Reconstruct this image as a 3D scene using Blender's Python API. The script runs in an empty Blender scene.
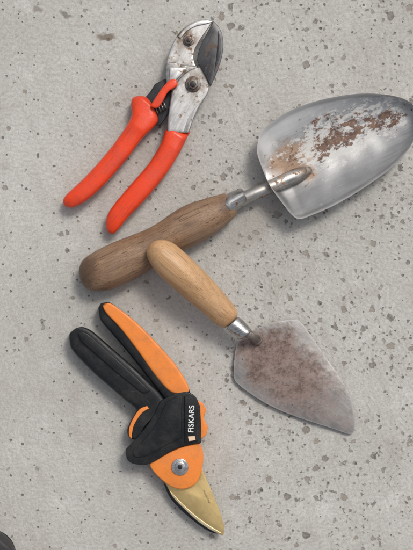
import bpy, bmesh, math, random
from mathutils import Vector, Matrix, noise as mnoise
random.seed(4)
S=0.00085; H=0.95
scene=bpy.context.scene
COL=scene.collection

def P(px,py,z=0.0):
    k=(H-z)/H
    return Vector(((px-206.5)*S*k,(275-py)*S*k,z))
def lerp_list(l,s):
    if not isinstance(l,(list,tuple)): return l
    if s<=l[0][0]: return l[0][1]
    for (a,va),(b,vb) in zip(l,l[1:]):
        if s<=b:
            t=(s-a)/(b-a); t=t*t*(3-2*t)
            return va+(vb-va)*t
    return l[-1][1]
def smooth(pts,n=7):
    out=[];N=len(pts)
    for i in range(N):
        p0,p1,p2,p3=[Vector(pts[(i+j-1)%N]) for j in range(4)]
        if (p2-p1).length<1e-6: continue
        if (p1-p0).length<1e-6: p0=p1*2-p2   # doubled point = sharp corner
        if (p3-p2).length<1e-6: p3=p2*2-p1
        for k in range(n):
            t=k/n
            q=0.5*((2*p1)+(p2-p0)*t+(2*p0-5*p1+4*p2-p3)*t*t+(3*p1-p0-3*p2+p3)*t**3)
            out.append((q.x,q.y))
    return out
def C(x,y): return [(x,y),(x,y)]
def flatl(*a):
    o=[]
    for e in a:
        if isinstance(e,list): o+=e
        else: o.append(e)
    return o

# ---------------- materials ----------------
class M:
    def __init__(s,name):
        s.m=bpy.data.materials.new(name); s.m.use_nodes=True
        s.t=s.m.node_tree; s.b=s.t.nodes['Principled BSDF']; s.co=None
    def n(s,ty): return s.t.nodes.new(ty)
    def L(s,a,b): s.t.links.new(a,b)
    def put(s,sock,v):
        if isinstance(v,bpy.types.NodeSocket): s.L(v,sock)
        elif isinstance(v,(tuple,list)) and len(v)==3 and sock.type=='RGBA': sock.default_value=(*v,1)
        else: sock.default_value=v
    def coord(s,ang=0,scale=(1,1,1),loc=(0,0,0)):
        c=s.n('ShaderNodeTexCoord'); v=c.outputs['Object']
        if ang:
            r=s.n('ShaderNodeVectorRotate'); r.rotation_type='Z_AXIS'; s.L(v,r.inputs['Vector']); r.inputs['Angle'].default_value=-ang; v=r.outputs[0]
        mp=s.n('ShaderNodeMapping'); s.L(v,mp.inputs['Vector']); mp.inputs['Scale'].default_value=scale; mp.inputs['Location'].default_value=loc
        return mp.outputs[0]
    def noise(s,vec,scale,detail=4,rough=0.55,dist=0):
        t=s.n('ShaderNodeTexNoise'); s.L(vec,t.inputs['Vector']); t.inputs['Scale'].default_value=scale
        t.inputs['Detail'].default_value=detail; t.inputs['Roughness'].default_value=rough; t.inputs['Distortion'].default_value=dist
        return t.outputs['Fac']
    def voro(s,vec,scale,feature='F1'):
        t=s.n('ShaderNodeTexVoronoi'); t.voronoi_dimensions='2D'; s.L(vec,t.inputs['Vector']); t.inputs['Scale'].default_value=scale; t.feature=feature
        return t.outputs
    def ss(s,v,a,b,to0=0,to1=1):
        r=s.n('ShaderNodeMapRange'); r.interpolation_type='SMOOTHSTEP'; s.put(r.inputs['Value'],v)
        r.inputs['From Min'].default_value=a; r.inputs['From Max'].default_value=b
        r.inputs['To Min'].default_value=to0; r.inputs['To Max'].default_value=to1
        return r.outputs[0]
    def math(s,op,a,b=0.0,c=False):
        m=s.n('ShaderNodeMath'); m.operation=op; s.put(m.inputs[0],a); s.put(m.inputs[1],b); m.use_clamp=c
        return m.outputs[0]
    def mix(s,f,a,b,mode='MIX'):
        m=s.n('ShaderNodeMix'); m.data_type='RGBA'; m.blend_type=mode
        s.put(m.inputs[0],f); s.put(m.inputs[6],a); s.put(m.inputs[7],b)
        return m.outputs[2]
    def attr(s,name):
        a=s.n('ShaderNodeAttribute'); a.attribute_name=name; return a.outputs['Fac']
    def bump(s,h,dist,strength=1.0,prev=None):
        b=s.n('ShaderNodeBump'); s.L(h,b.inputs['Height']); b.inputs['Distance'].default_value=dist; b.inputs['Strength'].default_value=strength
        if prev is not None: s.L(prev,b.inputs['Normal'])
        return b.outputs[0]
    def out(s,col=None,rough=None,metal=None,normal=None,spec=None,coat=None):
        if col is not None: s.put(s.b.inputs['Base Color'],col)
        if rough is not None: s.put(s.b.inputs['Roughness'],rough)
        if metal is not None: s.put(s.b.inputs['Metallic'],metal)
        if normal is not None: s.L(normal,s.b.inputs['Normal'])
        if spec is not None: s.b.inputs['Specular IOR Level'].default_value=spec
        return s.m

def plastic(name,col,dirt,rough=0.4,amount=0.35,bump=0.00008,spec=0.4,ang=0.9,nick=None):
    m=M(name); v=m.coord()
    n1=m.noise(v,60,6,0.7); n2=m.noise(v,700,4,0.7); sc=m.noise(m.coord(ang,(40,1100,300)),1,3,0.6)
    sc2=m.noise(m.coord(ang+0.9,(60,1300,300),(3,1,1)),1,3,0.6)
    f=m.math('MULTIPLY',m.ss(n1,0.42,0.72),amount)
    c=m.mix(f,col,dirt)
    c=m.mix(m.math('MULTIPLY',m.ss(sc,0.60,0.70),amount*1.1),c,dirt)
    c=m.mix(m.math('MULTIPLY',m.ss(n2,0.58,0.72),amount),c,dirt)
    if nick: 
        c=m.mix(m.math('MULTIPLY',m.ss(sc2,0.66,0.71),0.5),c,nick)
        c=m.mix(m.math('MULTIPLY',m.ss(m.noise(v,330,4,0.6),0.68,0.72),0.8),c,nick)
    r=m.ss(n1,0.3,0.7,rough-0.07,rough+0.18)
    return m.out(c,r,0,m.bump(m.math('ADD',n2,m.math('MULTIPLY',n1,2.0)),bump*1.3),spec=spec)
def metal(name,a,b,rust=0.0,rough=0.35,ang=0.5,rustcol=(0.12,0.05,0.025),grime=0.45,st=1.0,met=1.0):
    m=M(name); v=m.coord(); stn=m.noise(m.coord(ang,(60,900,300)),1,4,0.6)
    n=m.noise(v,90,6,0.65)
    c=m.mix(m.ss(stn,0.35,0.65,0,st),a,b); c=m.mix(m.math('MULTIPLY',m.ss(n,0.4,0.7),grime),c,tuple(x*0.4*y for x,y in zip(a,(1,0.90,0.76))))
    c=m.mix(m.math('MULTIPLY',m.attr('dirt'),m.ss(m.noise(v,170,5,0.7),0.36,0.58)),c,(0.15,0.095,0.06))
    rm=m.ss(m.noise(m.coord(0,(1,1,1),(3,1,2)),160,7,0.7),0.66-0.3*rust,0.74-0.25*rust)
    if rust<=0: rm=m.math('MULTIPLY',rm,0.0)
    c=m.mix(rm,c,rustcol)
    r=m.math('ADD',m.ss(stn,0.3,0.7,rough-0.08*st,rough+0.1*st),m.math('MULTIPLY',rm,0.35))
    r=m.math('ADD',r,m.math('MULTIPLY',m.attr('dirt'),0.2))
    return m.out(c,r,m.math('SUBTRACT',met,m.math('MULTIPLY',rm,0.9*met)),m.bump(stn,0.00003*st))
def wood(name,dark,mid,light,ang,grey=(0.25,0.22,0.19),greyamt=0.4,grain=0.7,crk=0.6,rough=0.5):
    m=M(name)
    g=m.coord(ang,(6,200,200)); g2=m.coord(ang,(24,2200,2200)); v=m.coord()
    n=m.noise(g,1,3,0.5,0.3); f=m.noise(g2,1,3,0.6); b=m.noise(v,38,5,0.65)
    c=m.mix(m.ss(n,0.30,0.70),mid,light)
    c=m.mix(m.math('MULTIPLY',m.ss(f,0.42,0.68),grain),c,dark)
    c=m.mix(m.math('MULTIPLY',m.ss(b,0.45,0.7),greyamt),c,grey)
    crack=m.ss(m.noise(m.coord(ang,(9,700,700),(2,5,1)),1,2,0.5),0.65,0.70)
    c=m.mix(m.math('MULTIPLY',crack,crk),c,tuple(x*0.5 for x in dark))
    d=m.attr('dirt')
    dm=m.ss(m.math('ADD',m.math('MULTIPLY',m.noise(v,90,5,0.7),0.8),d),0.6,1.15)
    c=m.mix(m.math('MULTIPLY',dm,0.8),c,dark)
    sp=m.ss(m.noise(v,450,3,0.6),0.67,0.72)
    c=m.mix(m.math('MULTIPLY',sp,0.6),c,dark)
    h=m.math('SUBTRACT',m.math('ADD',f,n),m.math('MULTIPLY',crack,crk*1.5))
    return m.out(c,m.ss(b,0.3,0.7,rough-0.08,rough+0.15),0,m.bump(h,0.00018,1.0),spec=0.42)

def finish(name,bm,mat,center,parent=None,flat=35,attrs=None):
    bmesh.ops.recalc_face_normals(bm,faces=bm.faces[:])
    me=bpy.data.meshes.new(name); 
    for v in bm.verts: v.co-=center
    bm.to_mesh(me); bm.free()
    me.polygons.foreach_set('use_smooth',[True]*len(me.polygons))
    me.set_sharp_from_angle(angle=math.radians(flat))
    me.materials.append(mat)
    ob=bpy.data.objects.new(name,me); COL.objects.link(ob)
    if parent is not None: ob.parent=parent
    else: ob.location=center
    if attrs:
        for an,fn in attrs.items():
            a=me.attributes.new(an,'FLOAT','POINT')
            vals=[]
            for v in me.vertices:
                w=v.co+center; k=(H-w.z)/H
                vals.append(fn(w.x/(S*k)+206.5,275-w.y/(S*k)))
            a.data.foreach_set('value',vals)
    return ob
class Thing:
    def __init__(s,name,px,py,label,cat):
        s.c=P(px,py,0); e=bpy.data.objects.new(name,None); e.empty_display_size=0.02; e.location=s.c
        COL.objects.link(e); e['label']=label; e['category']=cat; s.e=e
    def add(s,name,bm,mat,flat=35,attrs=None,label=None):
        o=finish(name,bm,mat,s.c,s.e,flat,attrs)
        if label: o['label']=label
        return o

def frame(a,b):
    a=Vector(a);b=Vector(b); d=(b-a).normalized(); n=Vector((-d.y,d.x)); return a,d,n
def stations(outline,a,b,nu,sub=8):
    poly=smooth(outline,sub); A,d,n=frame(a,b)
    loc=[((Vector(p)-A).dot(d),(Vector(p)-A).dot(n)) for p in poly]
    u0=min(p[0] for p in loc);u1=max(p[0] for p in loc)
    res=[]
    for i in range(nu):
        s=0.5-0.5*math.cos(math.pi*(i+0.15)/(nu-0.7))
        u=u0+(u1-u0)*s; ws=[]
        for j in range(len(loc)):
            p,q=loc[j],loc[(j+1)%len(loc)]
            if (p[0]-u)*(q[0]-u)<=0 and p[0]!=q[0]:
                ws.append(p[1]+(q[1]-p[1])*(u-p[0])/(q[0]-p[0]))
        if len(ws)<2: continue
        res.append((s,u,min(ws),max(ws)))
    return res,A,d,n
def pillow(outline,a,b,zc,h,p=2.2,nu=70,nt=36,rnd=1.0,wob=0,groove=None):
    st,A,d,n=stations(outline,a,b,nu); bm=bmesh.new(); rings=[]
    for s,u,w0,w1 in st:
        hw=(w1-w0)/2; wc=(w1+w0)/2; hh=min(lerp_list(h,s),hw*S*rnd); z0=lerp_list(zc,s); r=[]
        for k in range(nt):
            th=2*math.pi*k/nt; c=math.cos(th);q=math.sin(th)
            x=math.copysign(abs(c)**(2/p),c); y=math.copysign(abs(q)**(2/p),q)
            pt=A+d*u+n*(wc+hw*x)
            zz=z0+hh*y
            if groove and q>0: zz+=groove(s,x)
            if wob: zz+=wob*mnoise.noise(Vector((pt.x*0.05,pt.y*0.05,3)))
            r.append(bm.verts.new(P(pt.x,pt.y,max(zz,0.0002))))
        rings.append(r)
    for r,q in zip(rings,rings[1:]):
        for k in range(nt): bm.faces.new((r[k],r[(k+1)%nt],q[(k+1)%nt],q[k]))
    bm.faces.new(rings[0]); bm.faces.new(rings[-1][::-1])
    return bm
def slab(outline,z0,z1,bev=0.0006,sub=5,raw=False,tilt=None,seg=3):
    poly=outline if raw else smooth(outline,sub)
    bm=bmesh.new(); dz=tilt or (lambda x,y:0)
    vs=[bm.verts.new((x,y,z1)) for x,y in poly]
    f=bm.faces.new(vs); r=bmesh.ops.extrude_face_region(bm,geom=[f])
    for v in [e for e in r['geom'] if isinstance(e,bmesh.types.BMVert)]: v.co.z=z0
    for v in bm.verts:
        x,y,z=v.co; v.co=P(x,y,z+dz(x,y))
    if bev>0:
        bm.normal_update()
        es=[e for e in bm.edges if len(e.link_faces)==2 and any(len(q.verts)>4 for q in e.link_faces)]
        if len(vs)>4:
            bmesh.ops.bevel(bm,geom=es,offset=bev,segments=seg,affect='EDGES',profile=0.5,clamp_overlap=True)
    return bm
def circ(cx,cy,r,n=40,ang=0,ry=None):
    ry=ry or r
    return [(cx+r*math.cos(2*math.pi*i/n+ang),cy+ry*math.sin(2*math.pi*i/n+ang)) for i in range(n)]
def join(*bms):
    out=bmesh.new()
    for b in bms:
        me=bpy.data.meshes.new('tmp'); b.to_mesh(me); b.free(); out.from_mesh(me); bpy.data.meshes.remove(me)
    return out
def sheet(outline,a,b,zf,thick=0.0012,nu=110,nt=60,sub=10):
    st,A,d,n=stations(outline,a,b,nu,sub); bm=bmesh.new(); top=[];bot=[]
    for s,u,w0,w1 in st:
        rt=[];rb=[]
        for k in range(nt+1):
            t=-math.cos(math.pi*k/nt); t=0.5*t+0.5*(-1+2*k/nt)
            w=(w0+w1)/2+(w1-w0)/2*t; pt=A+d*u+n*w
            z=zf(s,t,w,pt)
            rt.append(bm.verts.new(P(pt.x,pt.y,z+thick))); rb.append(bm.verts.new(P(pt.x,pt.y,z)))
        top.append(rt);bot.append(rb)
    N=len(top)
    for i in range(N-1):
        for k in range(nt):
            bm.faces.new((top[i][k],top[i][k+1],top[i+1][k+1],top[i+1][k]))
            bm.faces.new((bot[i][k],bot[i+1][k],bot[i+1][k+1],bot[i][k+1]))
        for k in (0,nt): bm.faces.new((top[i][k],top[i+1][k],bot[i+1][k],bot[i][k]))
    for i in (0,N-1):
        for k in range(nt): bm.faces.new((top[i][k],top[i][k+1],bot[i][k+1],bot[i][k]))
    return bm
def edgefn(outline,wd):
    poly=[Vector(p) for p in smooth(outline,6)]
    def f(x,y):
        q=Vector((x,y)); m=1e9
        for i in range(len(poly)):
            a=poly[i-1];b=poly[i]; ab=b-a; l=ab.length_squared
            if l<1e-9: continue
            t=max(0,min(1,(q-a).dot(ab)/l)); dd=(q-a-ab*t).length
            if dd<m: m=dd
        return math.exp(-(m/wd)**2)
    return f
def tube(pts,r,nt=14,sub=6,flat=1.0):
    V=[P(*p) for p in pts]; N=len(V); path=[];rad=[]
    for i in range(N-1):
        p0=V[max(i-1,0)];p1=V[i];p2=V[i+1];p3=V[min(i+2,N-1)]
        for k in range(sub):
            t=k/sub
            path.append(0.5*((2*p1)+(p2-p0)*t+(2*p0-5*p1+4*p2-p3)*t*t+(3*p1-p0-3*p2+p3)*t**3))
            ra=r[i] if isinstance(r,list) else r; rb=r[i+1] if isinstance(r,list) else r
            rad.append(ra+(rb-ra)*t)
    path.append(V[-1]); rad.append(r[-1] if isinstance(r,list) else r)
    bm=bmesh.new(); rings=[]
    up=Vector((0,0,1))
    for i,p in enumerate(path):
        tg=(path[min(i+1,len(path)-1)]-path[max(i-1,0)]).normalized()
        if abs(tg.z)>0.98: up=Vector((0,1,0))
        x=tg.cross(up).normalized(); y=x.cross(tg).normalized()
        rings.append([bm.verts.new(p+(x*math.cos(2*math.pi*k/nt)+y*math.sin(2*math.pi*k/nt)*flat)*rad[i]) for k in range(nt)])
    for a,b in zip(rings,rings[1:]):
        for k in range(nt): bm.faces.new((a[k],a[(k+1)%nt],b[(k+1)%nt],b[k]))
    bm.faces.new(rings[0]); bm.faces.new(rings[-1][::-1])
    return bm
def G(px,py,cx,cy,rx,ry,ang=0):
    a=math.radians(ang); x=px-cx;y=py-cy
    u=x*math.cos(a)+y*math.sin(a); w=-x*math.sin(a)+y*math.cos(a)
    return math.exp(-(u/rx)**2-(w/ry)**2)

# ---------------- ground ----------------
g=M('concrete')
v=g.coord()
big=g.noise(v,6,3,0.6); med=g.noise(v,24,7,0.7); fine=g.noise(v,380,6,0.75); grit=g.noise(v,1700,2,0.7)
streak=g.noise(g.coord(1.9,(20,130,1)),1,5,0.68)
c=g.mix(g.ss(big,0.3,0.7),(0.425,0.412,0.382),(0.495,0.482,0.452))
c=g.mix(g.math('MULTIPLY',g.ss(med,0.5,0.68),0.55),c,(0.350,0.326,0.288))
c=g.mix(g.math('MULTIPLY',g.ss(med,0.48,0.32),0.6),c,(0.59,0.576,0.545))
c=g.mix(g.math('MULTIPLY',g.ss(streak,0.48,0.68),0.4),c,(0.375,0.352,0.312))
c=g.mix(g.ss(fine,0.36,0.64,0.0,1.0),g.mix(1.0,c,(0.86,0.855,0.85),'MULTIPLY'),g.mix(1.0,c,(1.10,1.10,1.10),'MULTIPLY'))
c=g.mix(g.math('MULTIPLY',g.ss(grit,0.62,0.70),0.35),c,(0.25,0.235,0.21))
c=g.mix(g.math('MULTIPLY',g.ss(grit,0.36,0.30),0.4),c,(0.66,0.65,0.63))
warp=g.n('ShaderNodeTexNoise'); g.L(v,warp.inputs['Vector']); warp.inputs['Scale'].default_value=190; warp.inputs['Detail'].default_value=4; warp.inputs['Roughness'].default_value=0.6
vm=g.n('ShaderNodeVectorMath'); vm.operation='MULTIPLY_ADD'; g.L(warp.outputs['Color'],vm.inputs[0]); vm.inputs[1].default_value=(0.0075,0.0075,0); g.L(v,vm.inputs[2])
wv=vm.outputs[0]
sep=g.n('ShaderNodeSeparateXYZ'); g.L(v,sep.inputs[0])
clus=g.noise(g.coord(0,(1,1,1),(0.37,0.12,0)),13,3,0.55)
xx=g.math('ADD',sep.outputs[0],g.math('MULTIPLY',g.math('SUBTRACT',big,0.5),0.3))
grad=g.ss(xx,-0.08,0.06,0.08,1.0)
dens=g.math('MULTIPLY',grad,g.ss(clus,0.40,0.60,0.22,1.25))
masks=[]
for sc,th,rad in ((125,0.22,0.33),(200,0.20,0.32),(400,0.13,0.36)):
    o=g.voro(wv,sc); sc3=g.n('ShaderNodeSeparateColor'); g.L(o['Color'],sc3.inputs[0])
    pick=g.math('LESS_THAN',sc3.outputs[0],g.math('MULTIPLY',g.math('ADD',dens,0.05),th))
    rr=g.math('MULTIPLY',g.math('ADD',g.math('POWER',sc3.outputs[1],2.2),0.32),rad)
    edge=g.math('ADD',g.math('SUBTRACT',o['Distance'],rr),g.math('MULTIPLY',g.math('SUBTRACT',fine,0.5),0.22))
    sh=g.ss(edge,0.045,-0.045)
    mk=g.math('MULTIPLY',pick,sh); masks.append(mk)
    pc=g.mix(sc3.outputs[2],(0.115,0.108,0.10),(0.29,0.255,0.215))
    pc=g.mix(g.math('MULTIPLY',g.ss(fine,0.4,0.6),0.55),pc,(0.33,0.30,0.26))
    op=g.math('ADD',0.5,g.math('MULTIPLY',sc3.outputs[1],0.45))
    c=g.mix(g.math('MULTIPLY',mk,op),c,pc)
pits=g.voro(g.coord(0,(1,1,0),(0.3,0.7,0)),300); ps=g.n('ShaderNodeSeparateColor'); g.L(pits['Color'],ps.inputs[0])
pr=g.math('MULTIPLY',g.math('SUBTRACT',ps.outputs[1],0.1),0.4)
pit=g.math('MULTIPLY',g.math('LESS_THAN',ps.outputs[0],0.05),g.ss(g.math('SUBTRACT',pits['Distance'],pr),0.06,-0.06))
c=g.mix(g.math('MULTIPLY',pit,0.8),c,(0.11,0.098,0.085))
def stain(c,px,py,rx,ry,ang,col,amt):
    p=P(px,py); mp=g.n('ShaderNodeMapping'); mp.vector_type='TEXTURE'; g.L(wv,mp.inputs['Vector'])
    mp.inputs['Location'].default_value=(p.x+0.003,p.y+0.003,0); mp.inputs['Rotation'].default_value=(0,0,ang); mp.inputs['Scale'].default_value=(rx*S,ry*S,1)
    ln=g.n('ShaderNodeVectorMath'); ln.operation='LENGTH'; g.L(mp.outputs[0],ln.inputs[0])
    return g.mix(g.math('MULTIPLY',g.ss(ln.outputs['Value'],1.2,0.5),amt),c,col)
c=stain(c,107,36,10,4.5,0.0,(0.17,0.13,0.095),0.85)
c=stain(c,66,14,7,3,-0.5,(0.18,0.16,0.14),0.8)
c=stain(c,38,8,5,4,0,(0.22,0.19,0.16),0.7)
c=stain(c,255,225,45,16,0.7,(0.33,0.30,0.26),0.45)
hgt=g.math('ADD',g.math('MULTIPLY',fine,0.7),g.math('MULTIPLY',med,1.5))
hgt=g.math('SUBTRACT',hgt,g.math('MULTIPLY',pit,0.9))
hgt=g.math('SUBTRACT',hgt,g.math('MULTIPLY',g.math('MAXIMUM',masks[0],masks[1]),0.4))
nb=g.bump(hgt,0.0013,0.85)
cm=g.out(c,0.9,0,nb,spec=0.25)
bm=bmesh.new(); bmesh.ops.create_grid(bm,x_segments=8,y_segments=8,size=10)
me=bpy.data.meshes.new('ground'); bm.to_mesh(me); bm.free(); me.materials.append(cm)
gr=bpy.data.objects.new('ground',me); COL.objects.link(gr); gr['kind']='structure'

# ---------------- orange anvil pruner ----------------
red=plastic('orange_red_vinyl',(0.72,0.052,0.010),(0.34,0.03,0.014),0.30,0.5,spec=0.45,ang=0.95,nick=(0.20,0.05,0.03))
silver=metal('worn_aluminium',(0.47,0.465,0.455),(0.60,0.60,0.585),0.35,0.36,1.1,(0.20,0.13,0.08),0.6,0.5)
steel=metal('grey_steel',(0.28,0.275,0.265),(0.40,0.39,0.375),0.5,0.38,0.6,(0.13,0.08,0.05),0.7,0.5)
grimy=metal('grimy_steel',(0.12,0.11,0.10),(0.24,0.22,0.20),0.5,0.42,0.6)
blackm=metal('dark_blade_steel',(0.045,0.045,0.048),(0.075,0.075,0.078),0.2,0.38,1.2,(0.12,0.07,0.045),0.3,0.5)
bladem=metal('coated_grey_blade',(0.075,0.075,0.08),(0.12,0.12,0.122),0.45,0.38,1.2,(0.10,0.065,0.045),0.4,0.5)
darkp=plastic('black_plastic',(0.008,0.009,0.010),(0.035,0.033,0.031),0.36,0.3,spec=0.3)
T=Thing('pruning_shears',150,130,'worn pruning shears with orange-red handles lying on concrete','pruning shears')
hA=[(134,97),(131,104),(131,117),(121,134),(104,156),(84,178),(66,195),(63,202),(66,207),(75,207),(89,199),(107,182),(127,159),(142,139),(153,128),(158,120),(154,108),(146,97)]
T.add('handle',pillow(hA,(146,95),(66,206),0.0110,[(0,0.008),(0.3,0.0095),(1,0.0085)],3.2,90,56),red)
hB=[(166,130),(161,143),(149,163),(131,184),(115,203),(107,216),(106,228),(111,234),(117,231),(129,217),(147,198),(165,176),(178,156),(187,138),(190,131),(178,129)]
T.add('handle',pillow(hB,(180,128),(108,233),0.0110,[(0,0.0085),(0.3,0.0095),(1,0.0085)],3.2,90,56),red)
tangA=flatl((142,104),(150,92),C(155,84),(170,77),(188,74),(204,78),(207,88),(199,97),(182,104),C(170,112),C(160,126),(150,122))
T.add('tang',slab(tangA,0.006,0.011,0.0008),blackm)
hd_=lambda x,y: min(1,1.0*G(x,y,189,40,11,10)+0.8*G(x,y,180,34,10,6,-40)+1.0*G(x,y,193,84,13,12)+0.6*G(x,y,176,63,12,5))
jaw=flatl(C(213,21.5),(205,19.5),(194,22),(184,28),(177,36),C(172,45),(169,53),C(166,63),C(170,67),(184,66),C(198,70),(194,60),(195,50),(201,39),(208,29))
def dense(b):
    bmesh.ops.triangulate(b,faces=[f for f in b.faces if len(f.verts)>4])
    for _ in range(3):
        bmesh.ops.subdivide_edges(b,edges=[e for e in b.edges if e.calc_length()>0.003],cuts=1,use_grid_fill=False)
        bmesh.ops.triangulate(b,faces=[f for f in b.faces if len(f.verts)>4])
    return b
T.add('jaw',dense(slab(jaw,0.0125,0.0168,0.0012)),silver,attrs={'dirt':hd_})
lip=flatl(C(212,22),(205,20.5),(194,23),(185,28.5),C(178,37),C(181,38),(187,31),(196,26),(205,24))
T.add('jaw_rib',slab(lip,0.0164,0.0180,0.0005),silver)
collar=flatl(C(166,63),(165,74),C(168,88),(176,92),(186,84),C(198,66),(184,65),C(174,62))
T.add('jaw_collar',slab(collar,0.0130,0.0174,0.0010),steel)
step=flatl(C(169,67),C(170,84),(178,78),C(187,67.5))
T.add('jaw_rib',slab(step,0.0170,0.0184,0.0005),silver)
lower=flatl(C(167.5,133),C(189,133),(194,118),(201,104),(207,95),C(210,86),C(208,74),(201,67),(190,70),(180,78),C(172,90),(170,103),(168,118))
T.add('tang',dense(slab(lower,0.0140,0.0186,0.0010)),silver,attrs={'dirt':hd_})
tg2=flatl(C(184,131),C(187.5,131),(193,116),C(201,102),(195,108),(188,119))
T.add('tang_rib',slab(tg2,0.0182,0.0194,0.0005),silver)
bl=flatl(C(213,20.5),(219.5,28),(223,39),(222.5,54),(217.5,71),C(210.5,87),C(206,77),(201,68),C(197,61),(199,50),(204,39),(209,29))
T.add('blade',slab(bl,0.0188,0.0208,0.0005),bladem)
hl=flatl(C(218,30),(221,41),(220.5,54),C(214,73),(216.5,55),(217.5,42))
T.add('blade_edge',slab(hl,0.0204,0.0211,0.0003),blackm)
T.add('pivot_bolt',join(slab(circ(193,84,7.8),0.0182,0.0202,0.0004,raw=True),slab(circ(193,84,5.6,6,0.3),0.0200,0.0236,0.0006,raw=True)),grimy)
T.add('pivot_cap',slab(circ(193,84,3.0,24),0.0234,0.0244,0.0004,raw=True),blackm)
T.add('anvil_screw',join(slab(circ(188.5,40,5.8,32),0.0164,0.0180,0.0004,raw=True),slab(circ(188.5,40,4.4,6,0.1),0.0178,0.0206,0.0005,raw=True)),grimy)
T.add('anvil_screw_slot',slab(circ(188.5,40,2.0,20),0.0204,0.0212,0.0002,raw=True),blackm)
latch=[(151,106),(156,97),(163,87),(170,80),(176,80),(177,86),(168,92),(162,103),(157,108)]
T.add('latch',slab(latch,0.0190,0.0235,0.0016),red)
coil=[]
for i in range(61):
    a=i/60*2*math.pi*5; u=i/60
    cx=153+14*u; cy=112-8*u
    coil.append((cx+4*math.cos(a)*0.45,cy+4*math.cos(a)*0.9,0.013+0.0036*math.sin(a)))
T.add('spring',tube(coil,0.0006,8,3),steel)

# ---------------- big garden trowel ----------------
bm_=M('rusty_trowel_steel'); v=bm_.coord(); ang=math.atan2(107,230)
st=bm_.noise(bm_.coord(ang,(14,420,100)),1,5,0.65); n1=bm_.noise(bm_.coord(ang,(0.8,1.1,1)),150,9,0.77); n2=bm_.noise(bm_.coord(ang,(0.7,1.2,1),(5,3,1)),165,9,0.77); n3=bm_.noise(v,34,7,0.7)
ru=bm_.attr('rust'); wh=bm_.attr('flake'); dk=bm_.attr('shade')
fs=bm_.ss(bm_.noise(bm_.coord(ang+0.25,(30,1500,100)),1,3,0.6),0.62,0.70)
c=bm_.mix(bm_.ss(st,0.35,0.65),(0.37,0.37,0.37),(0.46,0.46,0.455))
c=bm_.mix(bm_.math('MULTIPLY',bm_.ss(n3,0.42,0.62),0.4),c,(0.27,0.26,0.25))
c=bm_.mix(bm_.ss(n2,0.45,0.7,0,0.35),c,(0.52,0.51,0.50))
c=bm_.mix(bm_.math('MULTIPLY',fs,0.3),c,(0.6,0.6,0.6))
c=bm_.mix(bm_.math('MULTIPLY',bm_.attr('pale'),bm_.ss(n3,0.3,0.55,0.3,0.8)),c,(0.66,0.66,0.65))  # bright sky reflection at the blade's upper left, painted into the base colour
c=bm_.mix(bm_.math('MULTIPLY',dk,0.6),c,(0.20,0.20,0.202))  # darker reflection on the blade's lower side, also painted as colour
wn=bm_.math('ADD',bm_.math('MULTIPLY',n1,0.9),bm_.math('MULTIPLY',bm_.attr('warm'),0.7))
warm=bm_.math('MULTIPLY',bm_.ss(wn,0.66,1.1),0.8)
c=bm_.mix(warm,c,bm_.mix(bm_.ss(n2,0.4,0.6),(0.38,0.235,0.13),(0.25,0.135,0.07)))
fm=bm_.ss(bm_.math('ADD',n2,bm_.math('MULTIPLY',wh,0.18)),0.635,0.685)
c=bm_.mix(bm_.math('MULTIPLY',fm,0.9),c,(0.58,0.57,0.545))
rm=bm_.ss(bm_.math('ADD',n1,bm_.math('MULTIPLY',ru,0.19)),0.635,0.685)
rc=bm_.mix(bm_.ss(n2,0.4,0.62),(0.080,0.040,0.027),(0.20,0.11,0.068))
c=bm_.mix(bm_.math('MULTIPLY',rm,0.95),c,rc)
ed=bm_.attr('edge'); c=bm_.mix(bm_.math('MULTIPLY',ed,0.8),c,(0.68,0.67,0.66))
nonm=bm_.math('MAXIMUM',bm_.math('MAXIMUM',rm,bm_.math('MULTIPLY',fm,0.75)),bm_.math('MULTIPLY',warm,0.7))
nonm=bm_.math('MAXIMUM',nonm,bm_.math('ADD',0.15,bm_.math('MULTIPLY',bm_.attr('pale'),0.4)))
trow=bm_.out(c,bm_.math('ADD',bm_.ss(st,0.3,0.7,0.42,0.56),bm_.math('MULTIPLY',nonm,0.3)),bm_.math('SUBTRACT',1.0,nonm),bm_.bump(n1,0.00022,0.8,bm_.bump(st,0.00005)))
T=Thing('garden_trowel',245,195,'garden trowel with rusty scooped blade and weathered wooden handle','trowel')
bo=[(258,142),(262,131),(282,115),(310,103),(340,96),(365,93.5),(388,95),(404,99),(414,106),(418,118),(416,134),(408,150),(390,169),(362,189),(335,205),(312,215),(300,219),(292,215),(280,200),(269,184),(261,165),(257,152)]
def zf(s,t,w,pt):
    a=abs(t)
    e=0.0165*(a**2.3)*(1-0.6*max(0,(s-0.5)/0.5)**1.8)
    if a>0.92: e+=0.0018*((a-0.92)/0.08)**0.7
    back=0.005*max(0,(0.12-s)/0.12)**1.3
    tipr=0.007*max(0,(s-0.65)/0.35)**2
    return 0.0012+e+back+tipr+0.0007*mnoise.noise(Vector((pt.x*0.06,pt.y*0.06,1)))
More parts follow.
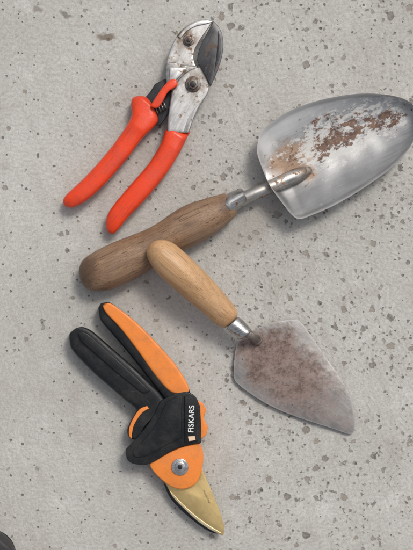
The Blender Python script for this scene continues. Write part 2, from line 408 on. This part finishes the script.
T.add('blade',sheet(bo,(270,187),(412,121),zf,0.0014,130,90),trow,60,attrs={
 'edge':edgefn(bo,1.7),
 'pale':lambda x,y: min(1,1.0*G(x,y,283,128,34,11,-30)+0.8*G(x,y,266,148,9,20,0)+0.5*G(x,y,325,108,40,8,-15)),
 'rust':lambda x,y: min(1,1.0*G(x,y,328,145,24,13,-35)+0.9*G(x,y,347,131,20,12,-30)+1.05*G(x,y,378,122,30,10,-20)+0.7*G(x,y,320,122,36,8,-25)+0.5*G(x,y,392,122,12,14)+0.7*G(x,y,285,160,18,13)+0.6*G(x,y,303,175,18,10,-25)),
 'flake':lambda x,y: min(1,1.0*G(x,y,318,147,32,20,-30)+1.0*G(x,y,385,120,35,18,-15)+0.9*G(x,y,345,120,55,18,-20)+0.5*G(x,y,270,145,9,20,10)+0.6*G(x,y,350,150,34,12,-30)),
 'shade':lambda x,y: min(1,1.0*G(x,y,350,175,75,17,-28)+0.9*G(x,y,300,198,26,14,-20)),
 'warm':lambda x,y: min(1,1.1*G(x,y,288,160,24,15,-25)+0.6*G(x,y,335,133,50,15,-25)+0.3*G(x,y,275,135,20,12)+0.8*G(x,y,308,174,14,10))})
ferr=metal('ferrule_steel',(0.38,0.38,0.375),(0.55,0.55,0.54),0.3,0.33,ang)
T.add('shank',tube([(236,203,0.014),(247,197,0.0145),(256,193,0.0145),(266,188.7,0.0137),(276,184.4,0.0118),(286,180,0.0092),(296,175.7,0.0066),(304,172.3,0.0048),(311,169,0.0036)],[0.0054,0.0054,0.0054,0.0055,0.0057,0.0061,0.0063,0.0055,0.0022],24,8),metal('shank_steel',(0.38,0.37,0.355),(0.50,0.485,0.46),0.45,0.42,ang,(0.22,0.13,0.075),0.4,0.6),50,attrs={'dirt':lambda x,y: 0.9*G(x,y,306,171,10,9)+0.4*G(x,y,270,187,8,8)})
dirtA=lambda x,y: 0.75*G(x,y,86,270,14,22)+0.5*G(x,y,226,207,10,14)+0.45*G(x,y,152,242,30,14)+0.35*G(x,y,195,225,20,10,-25)
wA=wood('weathered_wood',(0.075,0.041,0.024),(0.205,0.117,0.066),(0.30,0.185,0.108),ang,(0.22,0.16,0.115),0.5,0.7,0.65,0.48)
ho=[(227,194),(216,195.5),(202,199.5),(186,205),(172,213),(160,221.5),(147,229),(131,235.5),(112,243),(94,252),(83,260),(79,270),(81,282),(89,290),(103,291),(122,285.5),(142,275),(158,264.5),(173,255.5),(190,248),(208,238.5),(224,227),(236,215),(236,206)]
T.add('handle',pillow(ho,(232,204),(82,274),[(0,0.0145),(0.5,0.0138),(1,0.0150)],0.02,2.0,100,44),wA,60,attrs={'dirt':dirtA})
fo=[(224,196),(239,189),(243,190),(247,199),(245,203),(234,213),(231,213),(226,206)]
T.add('ferrule',pillow(fo,(228,206),(247,196),0.0145,0.0125,2.0,30,36,rnd=3.0),ferr)

# ---------------- pointing trowel ----------------
pm=M('tarnished_trowel_steel'); v=pm.coord(); a2=math.atan2(-95,110)
st=pm.noise(pm.coord(a2,(30,420,100)),1,5,0.65); n1=pm.noise(v,48,9,0.76); n2=pm.noise(v,320,6,0.78); n3=pm.noise(v,105,7,0.74)
scr=pm.ss(pm.noise(pm.coord(0.35,(20,1600,100)),1,3,0.6),0.64,0.70)
ru=pm.attr('rust')
c=pm.mix(pm.ss(st,0.35,0.65),(0.25,0.24,0.23),(0.34,0.328,0.317))
c=pm.mix(pm.ss(n3,0.42,0.62,0,0.75),c,(0.185,0.160,0.145))
c=pm.mix(pm.ss(n2,0.5,0.68,0,0.6),c,(0.39,0.372,0.352))
rm=pm.ss(pm.math('ADD',pm.math('MULTIPLY',n1,1.3),pm.math('MULTIPLY',ru,0.42)),0.70,1.10)
rc=pm.mix(pm.ss(n3,0.42,0.60),(0.215,0.145,0.122),(0.105,0.060,0.047)); rc=pm.mix(pm.ss(n2,0.46,0.62,0,0.8),rc,(0.285,0.22,0.19))
c=pm.mix(pm.math('MULTIPLY',rm,0.92),c,rc)
sp=pm.ss(pm.math('ADD',n2,pm.math('MULTIPLY',ru,0.09)),0.65,0.70); c=pm.mix(pm.math('MULTIPLY',sp,0.85),c,(0.06,0.034,0.024))
tip=pm.math('MULTIPLY',pm.math('MULTIPLY',pm.attr('tip'),pm.ss(n3,0.35,0.6)),0.5); c=pm.mix(tip,c,(0.42,0.405,0.39))
c=pm.mix(pm.math('MULTIPLY',scr,0.2),c,(0.5,0.48,0.46))
c=pm.mix(pm.math('MULTIPLY',pm.attr('edge'),0.45),c,(0.48,0.465,0.45))
ptm=pm.out(c,pm.math('ADD',pm.ss(n3,0.3,0.7,0.38,0.56),pm.math('MULTIPLY',rm,0.2)),pm.math('SUBTRACT',0.85,pm.math('MULTIPLY',rm,0.65)),pm.bump(n2,0.00014,0.8))
T=Thing('pointing_trowel',250,335,'pointed trowel with tarnished blade and pale wooden handle','trowel')
po=flatl(C(237,343),(252,331),(268,324),(285,320.5),(297,320),(304,326),(318,346),(334,369),(348,391),(353,408),(355,422),(354,431),(350.5,434),(344,432.5),(328,427),(300,418),(275,408),(254,396),(238,384),(234,377),(234,366),(235,354))
T.add('blade',sheet(po,(250,338),(353,433),lambda s,t,w,pt:0.0038+0.0020*math.sin(math.pi*min(1,s))*(1-t*t)-0.0022*max(0,s-0.5)+0.0008*mnoise.noise(Vector((pt.x*0.03,pt.y*0.03,0))),0.0014),ptm,60,attrs={
 'edge':edgefn(po,1.0),
 'rust':lambda x,y: min(1,0.9*G(x,y,265,358,40,30,40)+0.8*G(x,y,305,388,55,32,45)+0.35*G(x,y,250,345,20,20)),
 'tip':lambda x,y: min(1,0.7*G(x,y,335,412,28,12,45)+0.8*G(x,y,262,397,34,6,25)+0.7*G(x,y,240,372,4,18)+0.5*G(x,y,318,350,30,6,57))})
T.add('shank',tube([(236,324,0.0225),(246,332,0.021),(251.5,335.5,0.0185),(255,338,0.012),(257,340,0.0078),(260,342,0.0062)],[0.0036,0.0038,0.0038,0.0040,0.0046,0.0032],16),metal('tang_steel',(0.28,0.26,0.24),(0.38,0.36,0.34),0.5,0.42,a2,(0.15,0.095,0.07)))
dirtB=lambda x,y: 0.5*G(x,y,228,320,14,12)+0.35*G(x,y,152,248,10,12)+0.35*G(x,y,190,285,24,8,40)
wB=wood('pale_wood',(0.26,0.135,0.06),(0.45,0.26,0.123),(0.57,0.35,0.18),a2,(0.39,0.25,0.15),0.5,0.55,0.45,0.38)
po2=[(148,259),(147,250),(152,242.5),(161,239.5),(171,242),(181,249),(194,261),(209,276),(224,293),(235,307),(237.5,315),(231,323.5),(224,328),(215,323.5),(203,313),(187,300),(171,286),(157,273)]
T.add('handle',pillow(po2,(150,246),(233,322),[(0,0.0375),(0.3,0.0345),(1,0.0235)],0.02,2.0,90,40),wB,60,attrs={'dirt':dirtB})
pf=[(227,328),(236,318),(240,318),(251,329),(250,333),(242,339),(238,338),(228,331)]
T.add('ferrule',pillow(pf,(231,323),(247,334),0.0225,0.0085,2.0,26,36,rnd=3.0),ferr)

# ---------------- bypass pruner ----------------
org=plastic('orange_plastic',(0.74,0.215,0.035),(0.36,0.13,0.035),0.38,0.45,ang=-0.9,nick=(0.30,0.12,0.04))
blk=plastic('black_grip_plastic',(0.007,0.008,0.0095),(0.032,0.030,0.028),0.38,0.5,spec=0.3,ang=-0.8,nick=(0.06,0.056,0.052))
gold=metal('titanium_coated_blade',(0.62,0.455,0.20),(0.68,0.51,0.24),0.12,0.37,-0.95,(0.30,0.2,0.10),0.3,0.3,0.8)
goldb=metal('honed_gold_edge',(0.76,0.63,0.40),(0.80,0.69,0.47),0.0,0.28,-0.95,(0.30,0.2,0.10),0.1,0.2,0.8)
T=Thing('bypass_pruner',165,410,'black and orange bypass pruner with brass-coloured blade','pruning shears')
lo=flatl(C(69,338),(70,333),C(76,328),(83,327),(92,331),(105,342),(121,356),(137,370),(151,384),(161,394),(165,402),(157,414),(147,424),(139,436),(131,439),(127,431),(131,420),(136,410),(125,400),(110,387),(94,373),(79,358),(71,348))
T.add('handle',pillow(lo,(72,332),(150,425),0.0110,[(0,0.0085),(0.5,0.0100),(1,0.0100)],6.5,110,80,rnd=2.4),blk)
uo=flatl(C(98,308),C(101,303),(111,303),(126,315),(142,329),(160,348),(176,367),(187,384),(190,396),(180,404),(168,402),(158,390),(143,371),(126,350),(108,329),(100,319))
T.add('handle',pillow(uo,(100,304),(184,400),0.0110,[(0,0.008),(0.5,0.0095),(1,0.0100)],6.5,110,80,rnd=2.4),blk)
oi=flatl(C(102,304),(111,303.5),(127,314.5),(143,328.5),(161,347.5),(177,366.5),(188,385),C(189,394),(180,395),(168,390),(154,374),(137,350),(120,328),(106,313))
T.add('handle_inlay',pillow(oi,(102,305),(184,394),0.0150,0.0070,8.0,110,88,rnd=2.5),org)
li=flatl(C(78,333),(86,333),(103,347),(121,363),(137,378),C(150,391),(143,393),(131,384),(115,371),(97,355),C(81,341))
T.add('grip_pad',slab(li,0.0190,0.0226,0.0008),darkp)
ob1=flatl(C(147,406),(140,409),(134,417),(129.5,427),(129,435),C(131.5,439),C(132,433),(133.5,426),(138,418),(143,412),C(149,408.5))
T.add('hinge_cover',slab(ob1,0.0170,0.0222,0.0006),org)
bd=flatl(C(160,401),(173,394),C(186,391),(195,396),C(200,406),(201,424),C(201,443),(184,446),(168,453),(155,461),C(146,465),(134,464),(127,459),C(126,449),(136,438),(148,424),(155,412))
T.add('gear_housing',slab(bd,0.0020,0.0222,0.0010,seg=3),blk)
bd2=flatl(C(166,403),(176,397),C(182,396),C(181,438),(168,444),(154,452),(142,457),(134,456),C(133,450),(143,441),(154,427),(161,414))
T.add('housing_rib',slab(bd2,0.0218,0.0238,0.0005),blk)
pn=flatl(C(184.5,396),(191,396.5),(197,406),C(198,424),C(198,440.5),C(185,443))
T.add('housing_panel',slab(pn,0.0218,0.0240,0.0004),blk)
lk=flatl((195,402),C(203,403),(206,410),(204,418),C(208,427),(206,435),C(199,440),(195,430))
T.add('lock_slider',slab(lk,0.0080,0.0200,0.0010),org)
hd=flatl((150,464),(158,459),(172,451),(186,446),C(200,443),(203,452),(203,463),(200,476),(194,485),(183,489),(172,487),(162,480),(154,472))
T.add('head',slab(hd,0.0030,0.0195,0.0009),org)
bk=flatl(C(163,482),(168,487),(176,497),(187,508),(199,518),(210,526),C(220,532),(215,533.5),(204,528.5),(190,518),(178,507),(169,496))
T.add('counter_blade',slab(bk,0.0065,0.0105,0.0006),blackm)
gb=flatl(C(165,482),(180,488),(196,482),C(202,468),(206,478),(213,494),(220,512),(224,526),C(223.5,536),(213,531),(199,522),(185,509.5),(173,497))
T.add('blade',slab(gb,0.0112,0.0135,0.0005),gold)
ge=flatl(C(170,491),(184,505.5),(199,518.5),(212,527.5),C(222,533.5),(213,531),(199,522),(185,509.5),(173,497))
T.add('blade_bevel',slab(ge,0.0130,0.01385,0.0002),goldb)
T.add('pivot_bolt',join(slab(circ(180,467,8.6,40),0.0190,0.0208,0.0006,raw=True),slab(circ(180,467,5.6,40),0.0204,0.0226,0.0010,raw=True)),metal('polished_bolt',(0.5,0.5,0.5),(0.68,0.68,0.67),0.15,0.28,grime=0.6))
T.add('pivot_socket',slab(circ(180,467,2.6,6),0.0224,0.0230,0.0001,raw=True),blackm)
def text(body,px,py,z,size,rot,mat,name,off=0.0):
    cu=bpy.data.curves.new('t','FONT'); cu.body=body; cu.size=size; cu.align_x='CENTER'; cu.align_y='CENTER'; cu.extrude=0.00015; cu.offset=off
    to=bpy.data.objects.new('t',cu); COL.objects.link(to); bpy.context.view_layer.update()
    me=bpy.data.meshes.new_from_object(to); bpy.data.objects.remove(to)
    me.transform(Matrix.Translation(P(px,py,z)-T.c)@Matrix.Rotation(rot,4,'Z'))
    me.materials.clear(); me.materials.append(mat)
    o=bpy.data.objects.new(name,me); COL.objects.link(o); o.parent=T.e; return o
wm=plastic('white_print',(0.70,0.70,0.68),(0.3,0.3,0.28),0.5,0.35)
text('FISKARS',191.5,419,0.0241,0.0064,math.radians(88),wm,'lettering',0.00006)
palo=plastic('pale_orange_print',(0.72,0.50,0.34),(0.4,0.28,0.2),0.5,0.35)
T.add('logo_plate',slab([(188,436.5),(195,436),(195.5,440),(189,441)],0.0236,0.0242,0.0,raw=True),palo)
text('PowerGear',207,497,0.0136,0.0026,math.radians(-64),steel,'lettering')

# ---------------- shoe toe ----------------
T=Thing('shoe',-20,575,'dark leather shoe tip standing on the concrete','shoe')
so=[(-70,560),(-50,541),(-25,531),(-4,530),(9,537),(15,548),(17,562),(10,585),(-10,615),(-45,640),(-75,620),(-80,590)]
T.add('upper',pillow([(x*0.97,y*0.97+17) for x,y in so],(5,535),(-70,630),0.022,0.016,2.6,50),plastic('dark_leather',(0.03,0.028,0.03),(0.08,0.07,0.065),0.5,0.4))
T.add('sole',slab(so,0.0005,0.009,0.0015),blk)

# ---------------- light ----------------
EL=math.radians(55); AZ=math.radians(35)
w=bpy.data.worlds.new('World'); scene.world=w; w.use_nodes=True; nt=w.node_tree
sky=nt.nodes.new('ShaderNodeTexSky'); sky.sky_type='NISHITA'; sky.sun_disc=False; sky.sun_elevation=EL; sky.sun_rotation=AZ
sky.air_density=1.0; sky.dust_density=4.0; sky.ozone_density=1.0
hs=nt.nodes.new('ShaderNodeHueSaturation'); hs.inputs['Saturation'].default_value=0.35
nt.links.new(sky.outputs[0],hs.inputs['Color']); nt.links.new(hs.outputs[0],nt.nodes['Background'].inputs[0])
nt.nodes['Background'].inputs[1].default_value=0.135
sl=bpy.data.lights.new('sun','SUN'); sl.energy=1.6; sl.angle=math.radians(14); sl.color=(1,0.96,0.90)
so_=bpy.data.objects.new('sun',sl); COL.objects.link(so_)
dv=Vector((math.sin(AZ)*math.cos(EL),math.cos(AZ)*math.cos(EL),math.sin(EL)))
so_.rotation_euler=dv.to_track_quat('Z','Y').to_euler(); so_.location=dv*2

cam=bpy.data.cameras.new('camera'); co=bpy.data.objects.new('camera',cam); COL.objects.link(co)
co.location=(0,0,H); cam.sensor_fit='VERTICAL'; cam.angle=2*math.atan(0.5*550*S/H); cam.clip_start=0.01; cam.clip_end=100
scene.camera=co
scene.view_settings.view_transform='Standard'; scene.view_settings.look='None'; scene.view_settings.exposure=0
